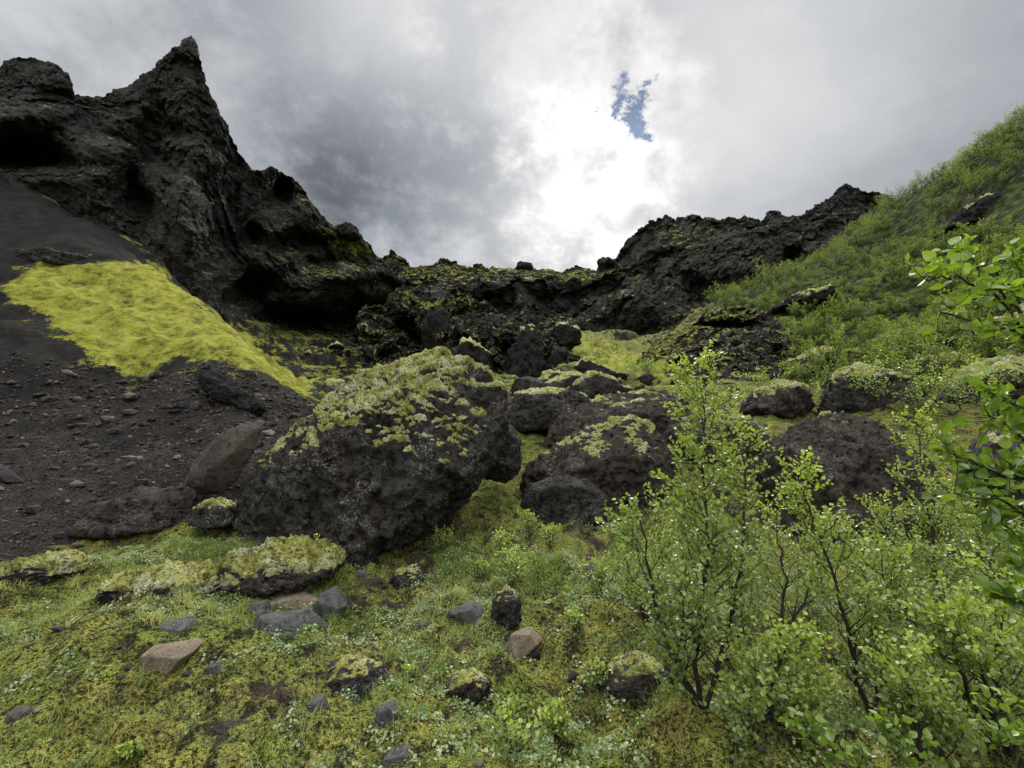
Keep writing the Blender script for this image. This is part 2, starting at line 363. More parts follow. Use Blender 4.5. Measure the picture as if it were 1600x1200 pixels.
rows=[
 [(540,620,80),(700,600,82),(850,570,86),(1000,560,90),(1100,610,74),(1200,610,70),(1300,560,80),(1450,480,95)],
 [(540,530,98),(700,522,102),(850,512,108),(960,520,108),(1020,535,100),(1060,545,92),(1150,565,78),(1220,520,84),(1300,470,92),(1450,440,110)],
 [(540,450,112),(620,440,114),(700,445,117),(800,438,120),(900,440,122),(1000,452,116),(1060,425,112),(1150,405,106),(1250,380,104),(1340,330,106),(1450,370,114)],
 [(540,455,120),(640,425,124),(720,424,127),(800,428,130),(900,430,132),(935,430,130),(1000,405,121),(1060,385,116),(1150,375,112),(1250,355,109),(1340,308,108),(1450,365,114)],
 sky_b,off(sky_b,15,8),off(sky_b,90,40)]
sheet('ridge',rows,[40,130,70,50,12,14],540,1450,880,
 [(760,475,50,24,12),(870,475,50,22,10),(980,480,45,26,-9),(690,475,22,34,-10),(1100,460,80,26,9),(1180,530,50,14,8),(1050,470,26,44,-9),(820,500,18,34,-9),(1180,420,26,44,-7),(930,460,30,16,9),(640,490,20,24,8),(1240,400,30,24,6)],
 5.5,30,1.0,-.04,5,'dark rocky canyon headwall with moss on its ledges','ridge',tilt=(-.7,-.4),led=13,ledk=.26,fine=.13,flute=.12,
 mosspoly=[([(600,395),(700,405),(930,420),(1000,430),(930,440),(800,432),(640,445)],.42),([(1010,540),(1040,515),(1110,480),(1120,500),(1060,545)],.8),([(1040,350),(1130,350),(1060,400),(1010,430)],.25)])
sky_m=[(560,485,66),(600,475,66),(625,452,66),(640,455,66),(655,472,65),(672,474,65),(700,470,65),(715,455,64),(730,458,64),(748,474,64),(760,470,63),(780,492,60),(800,500,60),(815,494,58),(830,512,58),(862,530,56),(900,560,52),(960,590,48)]
rows=[[(560,680,40),(700,660,42),(960,660,38)],
 [(560,590,50),(640,592,50),(760,600,48),(860,600,46),(960,610,42)],
 [(560,520,60),(640,505,61),(700,510,60),(760,515,57),(830,540,54),(960,600,46)],
 sky_m,off(sky_m,14,5),off(sky_m,60,20)]
sheet('cliff',rows,[30,110,70,12,14],560,960,420,
 [(720,545,26,20,7),(650,530,20,30,6),(790,550,20,24,6),(690,510,14,40,-4),(600,560,30,14,5),(750,575,30,10,-3),(840,560,14,20,4)],
 3.2,10,.5,.14,8,'low black crags and hollows with moss ledges','crag',tilt=(.3,.3),led=5,ledk=.4,yk=.84,fine=.16,
 mosspoly=[([(620,450),(700,468),(760,470),(700,490),(640,475)],.4)])
sky_r=[(1000,560,70),(1030,535,72),(1060,520,70),(1085,505,68),(1100,490,66),(1130,482,64),(1160,478,62),(1195,488,58),(1210,500,56),(1240,530,52)]
rows=[[(1000,660,34),(1240,660,34)],[(1000,590,50),(1060,590,44),(1150,592,40),(1240,592,38)],[(1000,572,60),(1060,545,58),(1150,525,54),(1240,560,46)],sky_r,off(sky_r,8,6),off(sky_r,30,20)]
sheet('cliff',rows,[20,70,50,10,10],1000,1240,260,[(1140,505,40,8,5)],2.0,10,.4,.08,15,'black gully wall with a mossy rim beneath a green slope','crag',tilt=(-.5,-.5),led=6,ledk=.25,yk=.74,fine=.15,
 mosspoly=[([(1000,560),(1060,515),(1110,490),(1200,485),(1100,510),(1040,560)],.5)])
print('cliffs',time.time()-T0)
# ---------------------------------------------------------------- rocks
ICO={}
def ico(n):
    if n not in ICO:
        bm=bmesh.new(); bmesh.ops.create_icosphere(bm,subdivisions=n,radius=1)
        V=np.array([v.co[:] for v in bm.verts]); Fc=np.array([[v.index for v in f.verts] for f in bm.faces]); bm.free(); ICO[n]=(V,Fc)
    return ICO[n]
def vnorm(V,Fc):
    n=np.zeros_like(V); fn=np.cross(V[Fc[:,1]]-V[Fc[:,0]],V[Fc[:,2]]-V[Fc[:,0]])
    for k in range(3): np.add.at(n,Fc[:,k],fn)
    return n/(np.linalg.norm(n,axis=1)[:,None]+1e-12)
def hull_planes(pts):
    bm=bmesh.new()
    for p in pts: bm.verts.new(p)
    bmesh.ops.convex_hull(bm,input=list(bm.verts)); bm.normal_update()
    out={}
    for f in bm.faces:
        n=np.array(f.normal[:]); d=float(n@np.array(f.verts[0].co[:]))
        if d<0: n,d=-n,-d
        out[tuple(np.round(n,2))]=(n,d)
    bm.free(); L=list(out.values()); return np.array([l[0] for l in L]),np.array([max(l[1],.05) for l in L])
def largest_piece(F_):
    """keep only the biggest connected patch of triangles"""
    n=F_.max()+1; par=np.arange(n)
    for _ in range(200):
        m=par[F_].min(1); old=par.copy()
        for k in range(3): np.minimum.at(par,F_[:,k],m)
        par=par[par]
        if (par==old).all(): break
    lab=par[F_[:,0]]; ids,ct=np.unique(lab,return_counts=True)
    return lab==ids[np.argmax(ct)]
def rock(name,outline,Yc,depth,sub,mat,label,cat='boulder',seed=0,rough=.06,moss=None,group=None,ft=.72,fb=.9,bulk=.05,soft=40,mr=.45,crk=.7,smooth=True,simple=False):
    """angular rock: convex hull of an outline ring plus smaller front and back rings"""
    o=np.array(outline,float); R=np.random.default_rng(seed+100)
    c0=(o.min(0)+o.max(0))/2; C=pt(c0[0],c0[1],Yc)
    L=pt(o[:,0],o[:,1],np.full(len(o),Yc))-C
    sx=np.abs(L[:,0]).max(); sz_=np.abs(L[:,2]).max(); S=np.array([sx,depth,sz_])
    ring=np.stack([L[:,0]/sx,R.uniform(-.15,.15,len(L))*(3 if simple else 1),L[:,2]/sz_],1)
    def sub_ring(y,m):
        k=np.sort(R.choice(len(ring),min(len(ring),m),replace=False)); r=ring[k].copy()
        r[:,0]*=R.uniform(.5,.85,len(k)); r[:,2]*=np.where(r[:,2]>0,ft,fb)*R.uniform(.75,1.0,len(k)); r[:,1]=y*R.uniform(.75,1,len(k)); return r
    def sub_ring2(y):
        r=sub_ring(y,6); r[:,0]*=1.12; r[:,2]*=1.06; r=np.clip(r,-.97,.97); r[:,1]=y*R.uniform(.8,1.1,len(r)); return r
    pts=[ring,sub_ring(-1,4 if simple else 5),sub_ring(1,4 if simple else 5)]
    if not simple: pts.append(sub_ring2(-.55))
    Np,Dp=hull_planes(np.vstack(pts))
    V,Fc=ico(sub); dots=V@Np.T; inv=np.maximum(dots,1e-3)/Dp[None]
    ri=(inv**soft).sum(1)**(1/soft)
    P=V/ri[:,None]*S
    N0=vnorm(P,Fc)
    sz=float((sx*sz_*depth)**(1/3))
    q=P/sz
    crack=np.minimum(np.abs(pn(q*1.9+seed*2.2)),.10)/.10-1
    dn=fbm(q*1.5+seed,3,.5)*bulk+(ridged(q*3.2+seed,4,.55)-.8)*rough*.5+fbm(q*11+seed,4,.68)*rough*.5+crack*rough*crk
    P=P+N0*(dn*sz)[:,None]
    N1=vnorm(P,Fc)
    base=np.array([C[0],C[1],C[2]+P[:,2].min()]); 
    V2=P+C-base
    me=mesh_np(name,V2,Fc,None,smooth)
    props=dict(label=label,category=cat)
    if group: props['group']=group
    ob=obj(name,me,mat,tuple(base),**props)
    if moss is not None:
        lo,th_=moss
        m=N1[:,2]*.6+N0[:,2]*.5+fbm(q*2.8+seed*3,5,.65)*mr+ (P[:,2]/(P[:,2].max()))*.35-lo
        bill=1-np.abs(pn(q*7+5))*1.6+.5*(1-np.abs(pn(q*16+5))*2)
        h=(sstep(0,.35,m)*th_*(.45+.75*bill)-th_*.25)
        VM=V2+(N1*.5+np.array([0,0,.5]))*h[:,None]
        keep=(m[Fc]>-.02).any(1)
        if keep.sum()>20:
            fk=Fc[keep]; fk=fk[largest_piece(fk)]; idx,inv_=np.unique(fk,return_inverse=True)
            mm=mesh_np('moss',VM[idx],inv_.reshape(-1,3))
            obj('moss',mm,M_moss,parent=ob)
    return ob
G='boulders strewn over the valley floor'
MAIN=[(366,880),(378,790),(405,735),(432,690),(478,665),(515,625),(560,590),(600,568),(650,553),(700,550),(745,565),(785,592),(800,640),(792,690),(775,720),(750,745),(712,785),(680,825),(645,895),(590,915),(530,915),(470,910),(400,900)]
rock('boulder',MAIN,8.6,1.75,7,M_bould,'huge dark lava boulder with a yellow green moss cap',seed=3,rough=.060,moss=(.66,.075),group=G,ft=.34,fb=.95,bulk=.02,mr=.26,soft=70)
rock('boulder',[(280,760),(300,722),(350,676),(388,658),(412,667),(402,705),(376,742),(345,772),(300,775)],10.0,.30,5,M_slab,'leaning reddish grey slab of rock on black scree',seed=8,rough=.02,group=G,bulk=.0,crk=0,simple=True,soft=200,ft=.95)
rock('boulder',[(140,838),(170,790),(230,757),(290,762),(308,800),(295,830),(220,842)],9.1,.8,5,M_brown,'low earthy brown rock half buried in gravel',seed=6,group=G,bulk=.12)
rock('boulder',[(300,815),(315,785),(345,778),(372,790),(375,820),(340,828)],8.6,.4,5,M_bould,'small mossy rock beside the huge boulder',seed=66,moss=(1.0,.03),group=G)
rock('boulder',[(752,712),(765,668),(795,660),(815,685),(814,735),(790,757),(758,750)],9.8,.6,5,M_bould,'rounded dark lava boulder wedged beside a bigger one',seed=7,group=G)
rock('boulder',[(812,800),(818,735),(860,700),(900,672),(960,655),(1015,660),(1045,690),(1062,740),(1050,820),(1000,835),(940,830),(860,820)],10.2,1.2,6,M_brown,'brown lava boulder with moss and pale lichen',seed=8,moss=(1.0,.05),group=G,ft=.4,rough=.07,soft=70)
rock('boulder',[(812,790),(825,757),(870,742),(920,748),(952,775),(948,820),(880,825),(830,818)],8.9,.5,5,M_bould,'lichen spotted grey boulder at the grass edge',seed=9,group=G,soft=70)
rock('boulder',[(845,700),(870,650),(930,620),(1000,612),(1065,620),(1085,660),(1060,720),(960,730)],13.2,1.6,6,M_brown,'broad brown boulder with white lichen streaks',seed=10,moss=(1.2,.05),group=G,ft=.4,rough=.07,soft=70)
rock('boulder',[(795,675),(803,612),(850,606),(900,615),(938,640),(910,675),(830,680)],14.5,1.4,5,M_bould,'blocky black boulder among rubble',seed=12,moss=(1.0,.06),group=G,simple=True,soft=80)
rock('boulder',[(888,605),(920,583),(962,592),(980,612),(930,630),(895,625)],19,1.0,5,M_bould,'mossy black boulder up the gully',seed=13,moss=(.8,.08),group=G)
rock('boulder',[(795,610),(805,592),(830,588),(862,600),(855,620),(805,622)],19,.8,4,M_bould,'dark boulder up the gully',seed=14,group=G,simple=True)
rock('boulder',[(1192,740),(1210,680),(1260,650),(1310,640),(1370,660),(1412,700),(1425,790),(1380,880),(1280,885),(1205,840)],9.2,1.4,6,M_brown,'large brown lava boulder behind birch bushes',seed=15,moss=(1.3,.05),group=G,ft=.5,rough=.07,soft=70)
rock('boulder',[(1285,640),(1298,588),(1340,567),(1400,580),(1434,605),(1432,660),(1360,668),(1296,660)],15.5,1.5,5,M_bould,'dark boulder with a mossy rim below the slope',seed=16,moss=(.95,.08),group=G,rough=.09)
rock('boulder',[(1455,640),(1480,600),(1530,580),(1600,552),(1660,540),(1720,560),(1720,640),(1640,660),(1500,655)],14.5,1.7,5,M_brown,'mossy brown rock ledge at the foot of the slope',seed=17,moss=(.8,.12),group=G,rough=.1,bulk=.2,ft=.4)
rock('boulder',[(1160,645),(1172,612),(1210,600),(1250,606),(1262,630),(1255,650),(1205,660)],17,1.2,5,M_brown,'moss covered rock at the foot of the slope',seed=18,moss=(.8,.12),group=G,rough=.1,bulk=.16)
rock('boulder',[(1530,720),(1570,655),(1640,640),(1710,700),(1700,830),(1570,820)],8.2,1.1,5,M_bould,'dark boulder hidden among birches',seed=19,moss=(.85,.06),group=G)
rock('boulder',[(1020,700),(1040,660),(1100,640),(1170,650),(1200,690),(1180,750),(1080,760)],12,1.1,5,M_brown,'brown boulder behind a birch sapling',seed=20,moss=(1.1,.06),group=G)
rock('boulder',[(300,585),(330,575),(380,610),(420,640),(400,655),(340,625)],16.5,.6,5,M_far,'black rock outcrop in the scree slope',seed=21,group=G,bulk=.12,rough=.1)
rock('boulder',[(32,418),(50,400),(95,393),(138,402),(135,425),(80,432)],27.5,1.5,5,M_bould,'rough dark rock on the mossy mound',seed=22,group=G,bulk=.12,rough=.12)
for k,(ol,y,dp,lb) in enumerate([
 ([(662,552),(660,505),(670,484),(690,478),(704,490),(700,530),(694,560)],44,1.4,'upright black rock pillar on a ledge'),
 ([(795,610),(792,555),(812,520),(830,508),(845,530),(850,610)],41,2.2,'jagged black crag with a notch'),
 ([(850,612),(852,560),(870,540),(885,545),(892,605)],41,1.8,'short black crag beside a taller one'),
 ([(700,608),(703,550),(735,532),(765,548),(775,600),(740,612)],40,2.6,'black crag with a hollow side'),
 ([(850,545),(860,515),(880,507),(908,520),(905,540),(870,550)],56,2.5,'small black crag on the green ramp'),
 ([(1470,362),(1500,328),(1560,306),(1640,284),(1690,306),(1650,355),(1560,366)],50,3,'dark rock outcrop among hillside birches'),
 ([(1210,480),(1240,463),(1285,455),(1300,472),(1250,488)],54,3,'black outcrop among green bushes'),
 ([(1540,560),(1560,500),(1600,480),(1680,500),(1680,570),(1600,580)],20,2,'shaded rock outcrop under hillside birches'),
 ([(803,421),(808,412),(820,409),(832,414),(836,422),(818,426)],132,2.4,'rounded boulder perched on the ridge top'),
 ([(528,362),(537,352),(550,350),(560,357),(564,372),(535,374)],64,1.6,'square block perched on the cliff edge'),
 ([(1225,590),(1240,560),(1290,545),(1330,560),(1320,590),(1260,600)],29,2,'dark ledge at the lower edge of a green slope'),
 ([(1400,600),(1420,570),(1480,555),(1510,575),(1490,605)],20,1.4,'dark ledge at the lower edge of a green slope')]):
    rock('rock_outcrop',ol,y,dp,5 if k in(1,5,6) else 4,M_far,lb,'rock outcrop',seed=40+k,rough=.14,bulk=.14,simple=True,soft=60,moss=(1.0,.25) if k in(1,3,4,5,6,7,10,11) else None)
# rubble boulders in the gully
R=np.random.default_rng(5)
GUL=[(520,640),(560,600),(640,595),(700,600),(790,610),(860,605),(900,580),(960,580),(1040,600),(1140,600),(1190,640),(1160,690),(1080,650),(940,620),(800,650),(640,640)]
GUL2=[(440,600),(470,545),(600,540),(560,590),(520,610)]
cnt=0
while cnt<120:
    far_=cnt>=100
    x=R.uniform(-14,18)*(2 if far_ else 1); y=R.uniform(30,70) if far_ else R.uniform(12.5,50); z=float(gz(np.array([x]),np.array([y]))[0]); u,v=proj(np.array([[x,y,z]])); u,v=float(u[0]),float(v[0])
    if polysd(np.array([u]),np.array([v]),GUL2 if far_ else GUL)[0]<0: continue
    s=min(.18+R.pareto(2.0)*.28,1.4)*(.7+y/50); px=s/y*F; n=R.integers(6,9); an=np.sort(R.uniform(0,6.28,n))
    ol=[(u+math.cos(a)*px*R.uniform(.8,1.1),v-px*.12+math.sin(a)*px*.62*R.uniform(.8,1.1)) for a in an]
    try: rock('boulder',ol,y,s*.8,3 if px<14 else 4,M_far if far_ else [M_bould,M_brown,M_far][R.integers(3)],'angular dark boulder in the gully rubble',seed=200+cnt,rough=.07,moss=(.95,.06*(1+y/20)) if R.random()<.5 else None,group=G,simple=True,soft=80)
    except Exception as e: print('b',e)
    cnt+=1
# stones in the grass
stones=[([(405,992),(430,962),(475,955),(508,985),(475,1004),(415,1002)],M_grey,'flat grey stone in a small pile'),
([(408,952),(425,932),(470,923),(505,935),(485,958),(440,962)],M_tan,'rusty tan stone on a small stone pile'),
([(486,962),(498,928),(525,915),(545,945),(532,972),(505,974)],M_grey,'angular grey stone in a small pile'),
([(372,962),(390,942),(418,940),(424,958),(400,968)],M_grey,'dark angular stone beside a pile'),
([(380,990),(398,966),(430,958),(460,968),(452,994),(410,998)],M_grey,'grey slab stone in a small pile'),
([(222,1040),(240,1008),(300,1002),(312,1014),(288,1042),(250,1048)],M_tan,'flat pale tan stone slab in the grass'),
([(765,982),(770,935),(790,915),(814,932),(814,975),(790,990)],M_bould,'upright lichen covered lava stone'),
([(788,1022),(798,990),(830,980),(850,1000),(838,1022),(810,1028)],M_tan,'reddish brown stone in the grass'),
([(690,974),(703,950),(740,940),(762,955),(755,976),(715,980)],M_grey,'bluish grey stone half sunk in moss'),
([(600,920),(616,893),(650,883),(668,900),(652,922),(622,926)],M_bould,'grey lava stone in the grass'),
([(490,1086),(500,1046),(545,1024),(600,1030),(618,1066),(560,1094)],M_bould,'rough dark lava stone in the moss'),
([(686,1104),(696,1064),(740,1048),(768,1064),(772,1104),(730,1112)],M_brown,'brown lava stone half buried in soil'),
([(584,1132),(590,1104),(615,1094),(626,1114),(618,1138)],M_grey,'smooth blue grey stone'),
([(540,908),(552,893),(575,890),(585,903),(570,914)],M_grey,'small grey stone beside the boulder'),
([(245,988),(260,970),(292,966),(308,978),(292,992)],M_grey,'small pale grey stone in moss'),
([(640,988),(648,972),(668,968),(676,980),(660,992)],M_grey,'small grey stone in moss'),
([(930,1090),(948,1044),(1000,1026),(1052,1044),(1056,1086),(1000,1100)],M_brown,'dark earthy rock under a birch'),
([(592,1190),(602,1168),(640,1163),(655,1180),(638,1198)],M_grey,'broken grey stone in bare soil'),
([(462,1114),(478,1092),(505,1088),(514,1105),(492,1118)],M_grey,'small pale stone in grass'),
([(895,898),(905,880),(925,880),(930,895),(912,902)],M_grey,'small grey stone in grass'),
([(205,1054),(215,1038),(235,1040),(232,1055)],M_grey,'small dark stone in grass'),
([(318,1052),(326,1038),(342,1036),(348,1050),(330,1058)],M_grey,'small grey stone in grass')]
R=np.random.default_rng(31); k=0
while k<34:
    u=R.uniform(40,1000); v=R.uniform(900,1190); px=R.uniform(4,11)*(1+(v-900)/500)
    cl=R.random()<.5
    if cl: u,v=R.normal(450,45),R.normal(968,20)
    if u<300 and v<930: continue
    n=R.integers(5,7); an=np.sort(R.uniform(0,6.28,n))
    ol=[(u+math.cos(a)*px*R.uniform(.8,1.2),v+math.sin(a)*px*.42*R.uniform(.8,1.1)) for a in an]
    stones.append((ol,[M_grey,M_grey,M_bould,M_tan][R.integers(4)],'small angular stone broken off and lying in moss')); k+=1
for k,(ol,mt,lb) in enumerate(stones):
    o=np.array(ol,float); y=hit((o[:,0].min()+o[:,0].max())/2,o[:,1].max()-(18 if mt in (M_bould,M_brown) and k in (10,11,16) else 12))
    w=(o[:,0].max()-o[:,0].min())/F*y*.5; lava=mt is M_bould or mt is M_brown
    try: rock('stone',ol,y+w*.25,w*.75,5 if k<22 else 3,mt,lb,'stone',seed=70+k,rough=.012 if not lava else .07,bulk=.0 if not lava else .04,soft=200 if not lava else 110,ft=.9,crk=0,moss=(1.05,.012) if lava and k<22 else None,group='stones lying in the grass',simple=True)
    except Exception as e: print('stone',k,e)
for k,(ol,y) in enumerate([([(165,930),(200,900),(270,888),(330,900),(340,925),(250,940)],None),([(330,910),(360,870),(430,845),(500,850),(540,880),(500,915),(400,925)],None),([(20,900),(50,875),(110,868),(140,890),(90,915)],None)]):
    o=np.array(ol,float); y=hit(o[:,0].mean(),o[:,1].max()-8); w=(o[:,0].max()-o[:,0].min())/F*y*.5
    rock('rock',ol,y+w*.3,w*.7,5,M_brown,'low rock hummock overgrown with moss and soil','rock',seed=120+k,rough=.12,moss=(.35,.05),bulk=.2,group='moss covered hummocks')
print('rocks',time.time()-T0)
# gravel / scree stones
def scatter(n,x0,x1,y0,y1,fn):
    x=rng.uniform(x0,x1,n); y=rng.uniform(y0,y1,n); k=fn(x,y); x=x[k];y=y[k]; return x,y
def in_scree(x,y):
    z=base_z(x,y); u,v=proj(np.stack([x,y,z],-1))
    return (polysd(u,v,SCREE)>rng.normal(0,14,x.shape)-6)&(polysd(u,v,MOUND)<-4)&(v>560)&(y>1)
bx,bf=ico(1)
def stones_mesh(name,x,y,s,mat,label):
    z=gz(x,y); n=len(x); V=bx[None]*(1+rng.uniform(-.35,.35,(n,len(bx),1)))
    V=V*rng.uniform(.5,1.2,(n,1,3))*s[:,None,None]; V[...,2]*=.65
    a=rng.uniform(0,6.28,n); c,s_=np.cos(a)[:,None],np.sin(a)[:,None]
    V=np.stack([V[...,0]*c-V[...,1]*s_,V[...,0]*s_+V[...,1]*c,V[...,2]],-1)
    V=V+np.stack([x,y,z+s*.15],-1)[:,None]
    Fc=(bf[None]+(np.arange(n)*len(bx))[:,None,None]).reshape(-1,3)
    tint=np.repeat(rng.uniform(0,1,n),len(bx))
    return obj(name,mesh_np(name,V.reshape(-1,3),Fc,{'tint':tint},False),mat,kind='stuff',label=label,category='gravel')
def gravel_mat():
    M=newmat('scree_gravel'); g=N(M); tc=g.n('ShaderNodeTexCoord').outputs['Object']
    col=g.ramp(g.attr('tint'),[(0,(.018,.017,.017)),(.5,(.042,.037,.034)),(.85,(.085,.068,.060)),(1,(.20,.165,.145))])
    col=g.mix(g.ramp(g.noise(tc,20,4,.7),[(.4,.6),(.6,0)]),col,(.015,.015,.015))
    g.out(col,.95,g.bump(g.noise(tc,40,4,.6),.8,.02)); return M
M_grav=gravel_mat()
x,y=scatter(150000,-22,0,6.5,21,in_scree); x,y=x[:22000],y[:22000]
s=.010+rng.pareto(2.8,len(x))*.017; s=np.clip(s*(.6+y/14),.012,.26)
stones_mesh('gravel',x,y,s,M_grav,'loose black and reddish scree gravel')
def near_ok(x,y): return np.abs(x)<y*1.25+.4
x,y=scatter(4200,-9,6,1.9,8.5,near_ok); s=np.clip(.006+rng.pareto(2.4,len(x))*.009,.006,.06)
stones_mesh('pebbles',x,y,s,M_grav,'scattered pebbles in grass and moss')
# ---------------------------------------------------------------- grass
def veg_pts(n,ymax,thr=0,seed=0,wl=1.1):
    y=ymax*np.sqrt(rng.uniform(.02,1,n))*rng.uniform(.5,1,n)+1.5
    x=rng.uniform(-1,1,n)*(y*1.22+.5)
    z=base_z(x,y); u,v=proj(np.stack([x,y,z],-1))
    k=(polysd(u,v,SCREE)<-6)&(y<ymax)
    z=gz(x,y); nf_=fbm(np.stack([x,y,z],-1)/1.1,4,.55,3); k&=nf_>-.36
    cl=fbm(np.stack([x,y,0*x+seed],-1)/wl,3); k&=cl>rng.normal(thr,.15,n)
    return x[k],y[k]
def blades(x,y,h,w,lean):
    n=len(x); z=gz(x,y)-.01; a=rng.uniform(0,6.28,n); b=a+rng.normal(1.57,.4,n)
    W_=np.stack([np.cos(a),np.sin(a),0*a],1)*w[:,None]; Ld=np.stack([np.cos(b),np.sin(b),0*b],1)*(h*lean)[:,None]
    B=np.stack([x,y,z],1); up=np.array([0,0,1.0])
    V=np.stack([B-W_,B+W_,B+Ld*.35+up*h[:,None]*.6+W_*.7,B+Ld*.35+up*h[:,None]*.6-W_*.7,B+Ld+up*(h*(1-.3*lean))[:,None]],1)
    o=(np.arange(n)*5)[:,None]
    return V.reshape(-1,3),[np.array([[0,1,2,3]])+o,np.array([[3,2,4]])+o]
cx,cy=veg_pts(34000,11,.0)
rep=11; x=np.repeat(cx,rep)+rng.normal(0,.03,len(cx)*rep); y=np.repeat(cy,rep)+rng.normal(0,.03,len(cx)*rep)
hh=np.repeat(.015+rng.power(.42,len(cx))*.14,rep)*rng.uniform(.5,1.2,len(x)); 
V,Fs=blades(x,y,hh,.0012+.0007*y*.6,rng.uniform(.2,1.3,len(x)))
pt_=np.repeat(np.clip(fbm(np.stack([cx,cy,0*cx],-1)/1.6,2,.5,9)*.9+.22+rng.normal(0,.2,len(cx)),0,1),rep)
tint=np.repeat(np.clip(pt_*.8+rng.uniform(-.1,.3,len(x)),0,1),5)
obj('grass',mesh_np('grass',V,Fs,{'tint':tint},False),M_grass,kind='stuff',label='short yellow green grass tufts among moss',category='grass')
print('grass',len(x),time.time()-T0)
# ---------------------------------------------------------------- leaves & plants
LEAF6=np.array([(0,0,0),(.25,.36,.06),(.66,.34,.07),(1,0,-.06),(.66,-.34,.07),(.25,-.36,.06)])
LF6=np.array([[0,1,2,3],[0,3,4,5]])
LEAF10=np.array([(0,0,0),(.12,.24,.05),(.36,.40,.09),(.62,.33,.08),(.84,.16,.03),(1,0,-.08),(.84,-.16,.03),(.62,-.33,.08),(.36,-.40,.09),(.12,-.24,.05)])
LF10=np.array([[0,1,2,3,4,5],[0,5,6,7,8,9]])
def leaves(Pp,D,size,shape=LEAF6,lf=LF6,upb=.8,R=rng):
    n=len(Pp); ax=D*.6+R.normal(0,.55,(n,3)); ax/=np.linalg.norm(ax,axis=1)[:,None]
    nn=np.array([0,-.25,upb])+R.normal(0,.6,(n,3)); nn-=ax*(nn*ax).sum(1)[:,None]; nn/=np.linalg.norm(nn,axis=1)[:,None]
    sd_=np.cross(nn,ax)
    V=Pp[:,None]+size[:,None,None]*(shape[None,:,0:1]*ax[:,None]+shape[None,:,1:2]*sd_[:,None]+shape[None,:,2:3]*nn[:,None])
    Fc=(lf[None]+(np.arange(n)*len(shape))[:,None,None]).reshape(-1,lf.shape[1])
    return V.reshape(-1,3),Fc
def tube(paths,ns=5):
    VV=[];FF=[];o=0
    for p,r in paths:
        p=np.asarray(p);m=len(p); d=np.gradient(p,axis=0); d/=np.linalg.norm(d,axis=1)[:,None]+1e-9
        a=np.cross(d,[.3,.9,.1]); a/=np.linalg.norm(a,axis=1)[:,None]+1e-9; b=np.cross(d,a)
        t=np.linspace(0,2*math.pi,ns,endpoint=False)
        V=p[:,None]+r[:,None,None]*(np.cos(t)[None,:,None]*a[:,None]+np.sin(t)[None,:,None]*b[:,None])
        VV.append(V.reshape(-1,3))
        i=np.arange(m-1)[:,None]*ns; j=np.arange(ns)[None]; k=(j+1)%ns
        FF.append(np.stack([i+j,i+k,i+ns+k,i+ns+j],-1).reshape(-1,4)+o); o+=m*ns
    return np.concatenate(VV),np.concatenate(FF)
def path(st,d,L,R,wig=.12,up=.0,n=7):
    p=[np.array(st,float)]; d=np.array(d,float); d/=np.linalg.norm(d)
    for i in range(n):
        d=d+R.normal(0,wig,3)+np.array([0,0,up]); d/=np.linalg.norm(d); p.append(p[-1]+d*L/n)
    return np.array(p)
def lerp(p,t):
    f=t*(len(p)-1); i=min(int(f),len(p)-2); return p[i]*(1-(f-i))+p[i+1]*(f-i), (p[i+1]-p[i])/(np.linalg.norm(p[i+1]-p[i])+1e-9)
def birch(stems,R,nside=34,slen=.5,ntw=7,tlen=.17,lsp=.019,start=.12,r0=.017):
    paths=[];LP=[];LD=[]
    def twig(p,d,L,r):
        q=path(p,d,L,R,.16,.05,4); paths.append((q,np.linspace(r,r*.4,len(q))))
        for s in np.arange(.12,1.001,lsp/max(L,.02)):
            a,b=lerp(q,min(s,.999)); LP.append(a+R.normal(0,lsp*.3,3)); LD.append(b)
    for si,st in enumerate(stems):
        st=np.asarray(st); f=np.linspace(0,1,len(st)); rs=r0*(1-f*.82); paths.append((st,rs))
        ns_=nside if np.isscalar(nside) else nside[si]
        for k in range(ns_):
            t=start+(1-start)*(k+R.uniform(0,.9))/ns_; p,d=lerp(st,min(t,.995))
            az=R.uniform(0,6.28); out=np.array([math.cos(az),math.sin(az),0])
            dd=d*R.uniform(.35,1.0)+out*.85
            prof=(1-t)**.6*.8+.26
            if t<.3: prof*=.75
            L=slen*prof*R.uniform(.5,1.2)
            q=path(p,dd,L,R,.14,.07,6); rb=max(.0024,r0*(1-t)*.5); paths.append((q,np.linspace(rb,.0015,len(q))))
            nt=max(3,int(ntw*L/slen+1.3))
            for j in range(nt):
                s=R.uniform(.28,1); a,b=lerp(q,min(s,.99)); w=R.normal(0,1,3); w[2]=abs(w[2])*.6
                twig(a,b*.8+w*.48,tlen*R.uniform(.4,1.15),.0014)
            a,b=lerp(q,.99); twig(a,b,tlen*.8,.0013)
    return paths,np.array(LP),np.array(LD)
def plant(name,base,paths,LP,LD,lsize,label,cat='tree',mat=M_leaf,shape=LEAF6,lf=LF6,R=rng,group=None,upb=.8,backlit_top=.6):
    e=bpy.data.objects.new(name,None); COL.objects.link(e); e.location=base; e['label']=label; e['category']=cat
    e.empty_display_size=.2
    if group: e['group']=group
    V,Fc=tube(paths,4); obj('trunk',mesh_np('trunk',V,Fc),M_bark,parent=e)
    sz=lsize*R.uniform(.6,1.2,len(LP)); V,Fc=leaves(LP,LD,sz,shape,lf,upb,R)
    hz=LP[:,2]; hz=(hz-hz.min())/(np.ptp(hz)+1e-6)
    tint=np.clip(hz**1.5*(backlit_top+.1)+R.uniform(0,.42,len(LP)),0,1)  # backlit look of upper leaves painted in, tint rises with height
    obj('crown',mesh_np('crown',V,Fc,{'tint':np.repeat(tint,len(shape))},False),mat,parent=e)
    return e
GB='young birches growing in the grass'
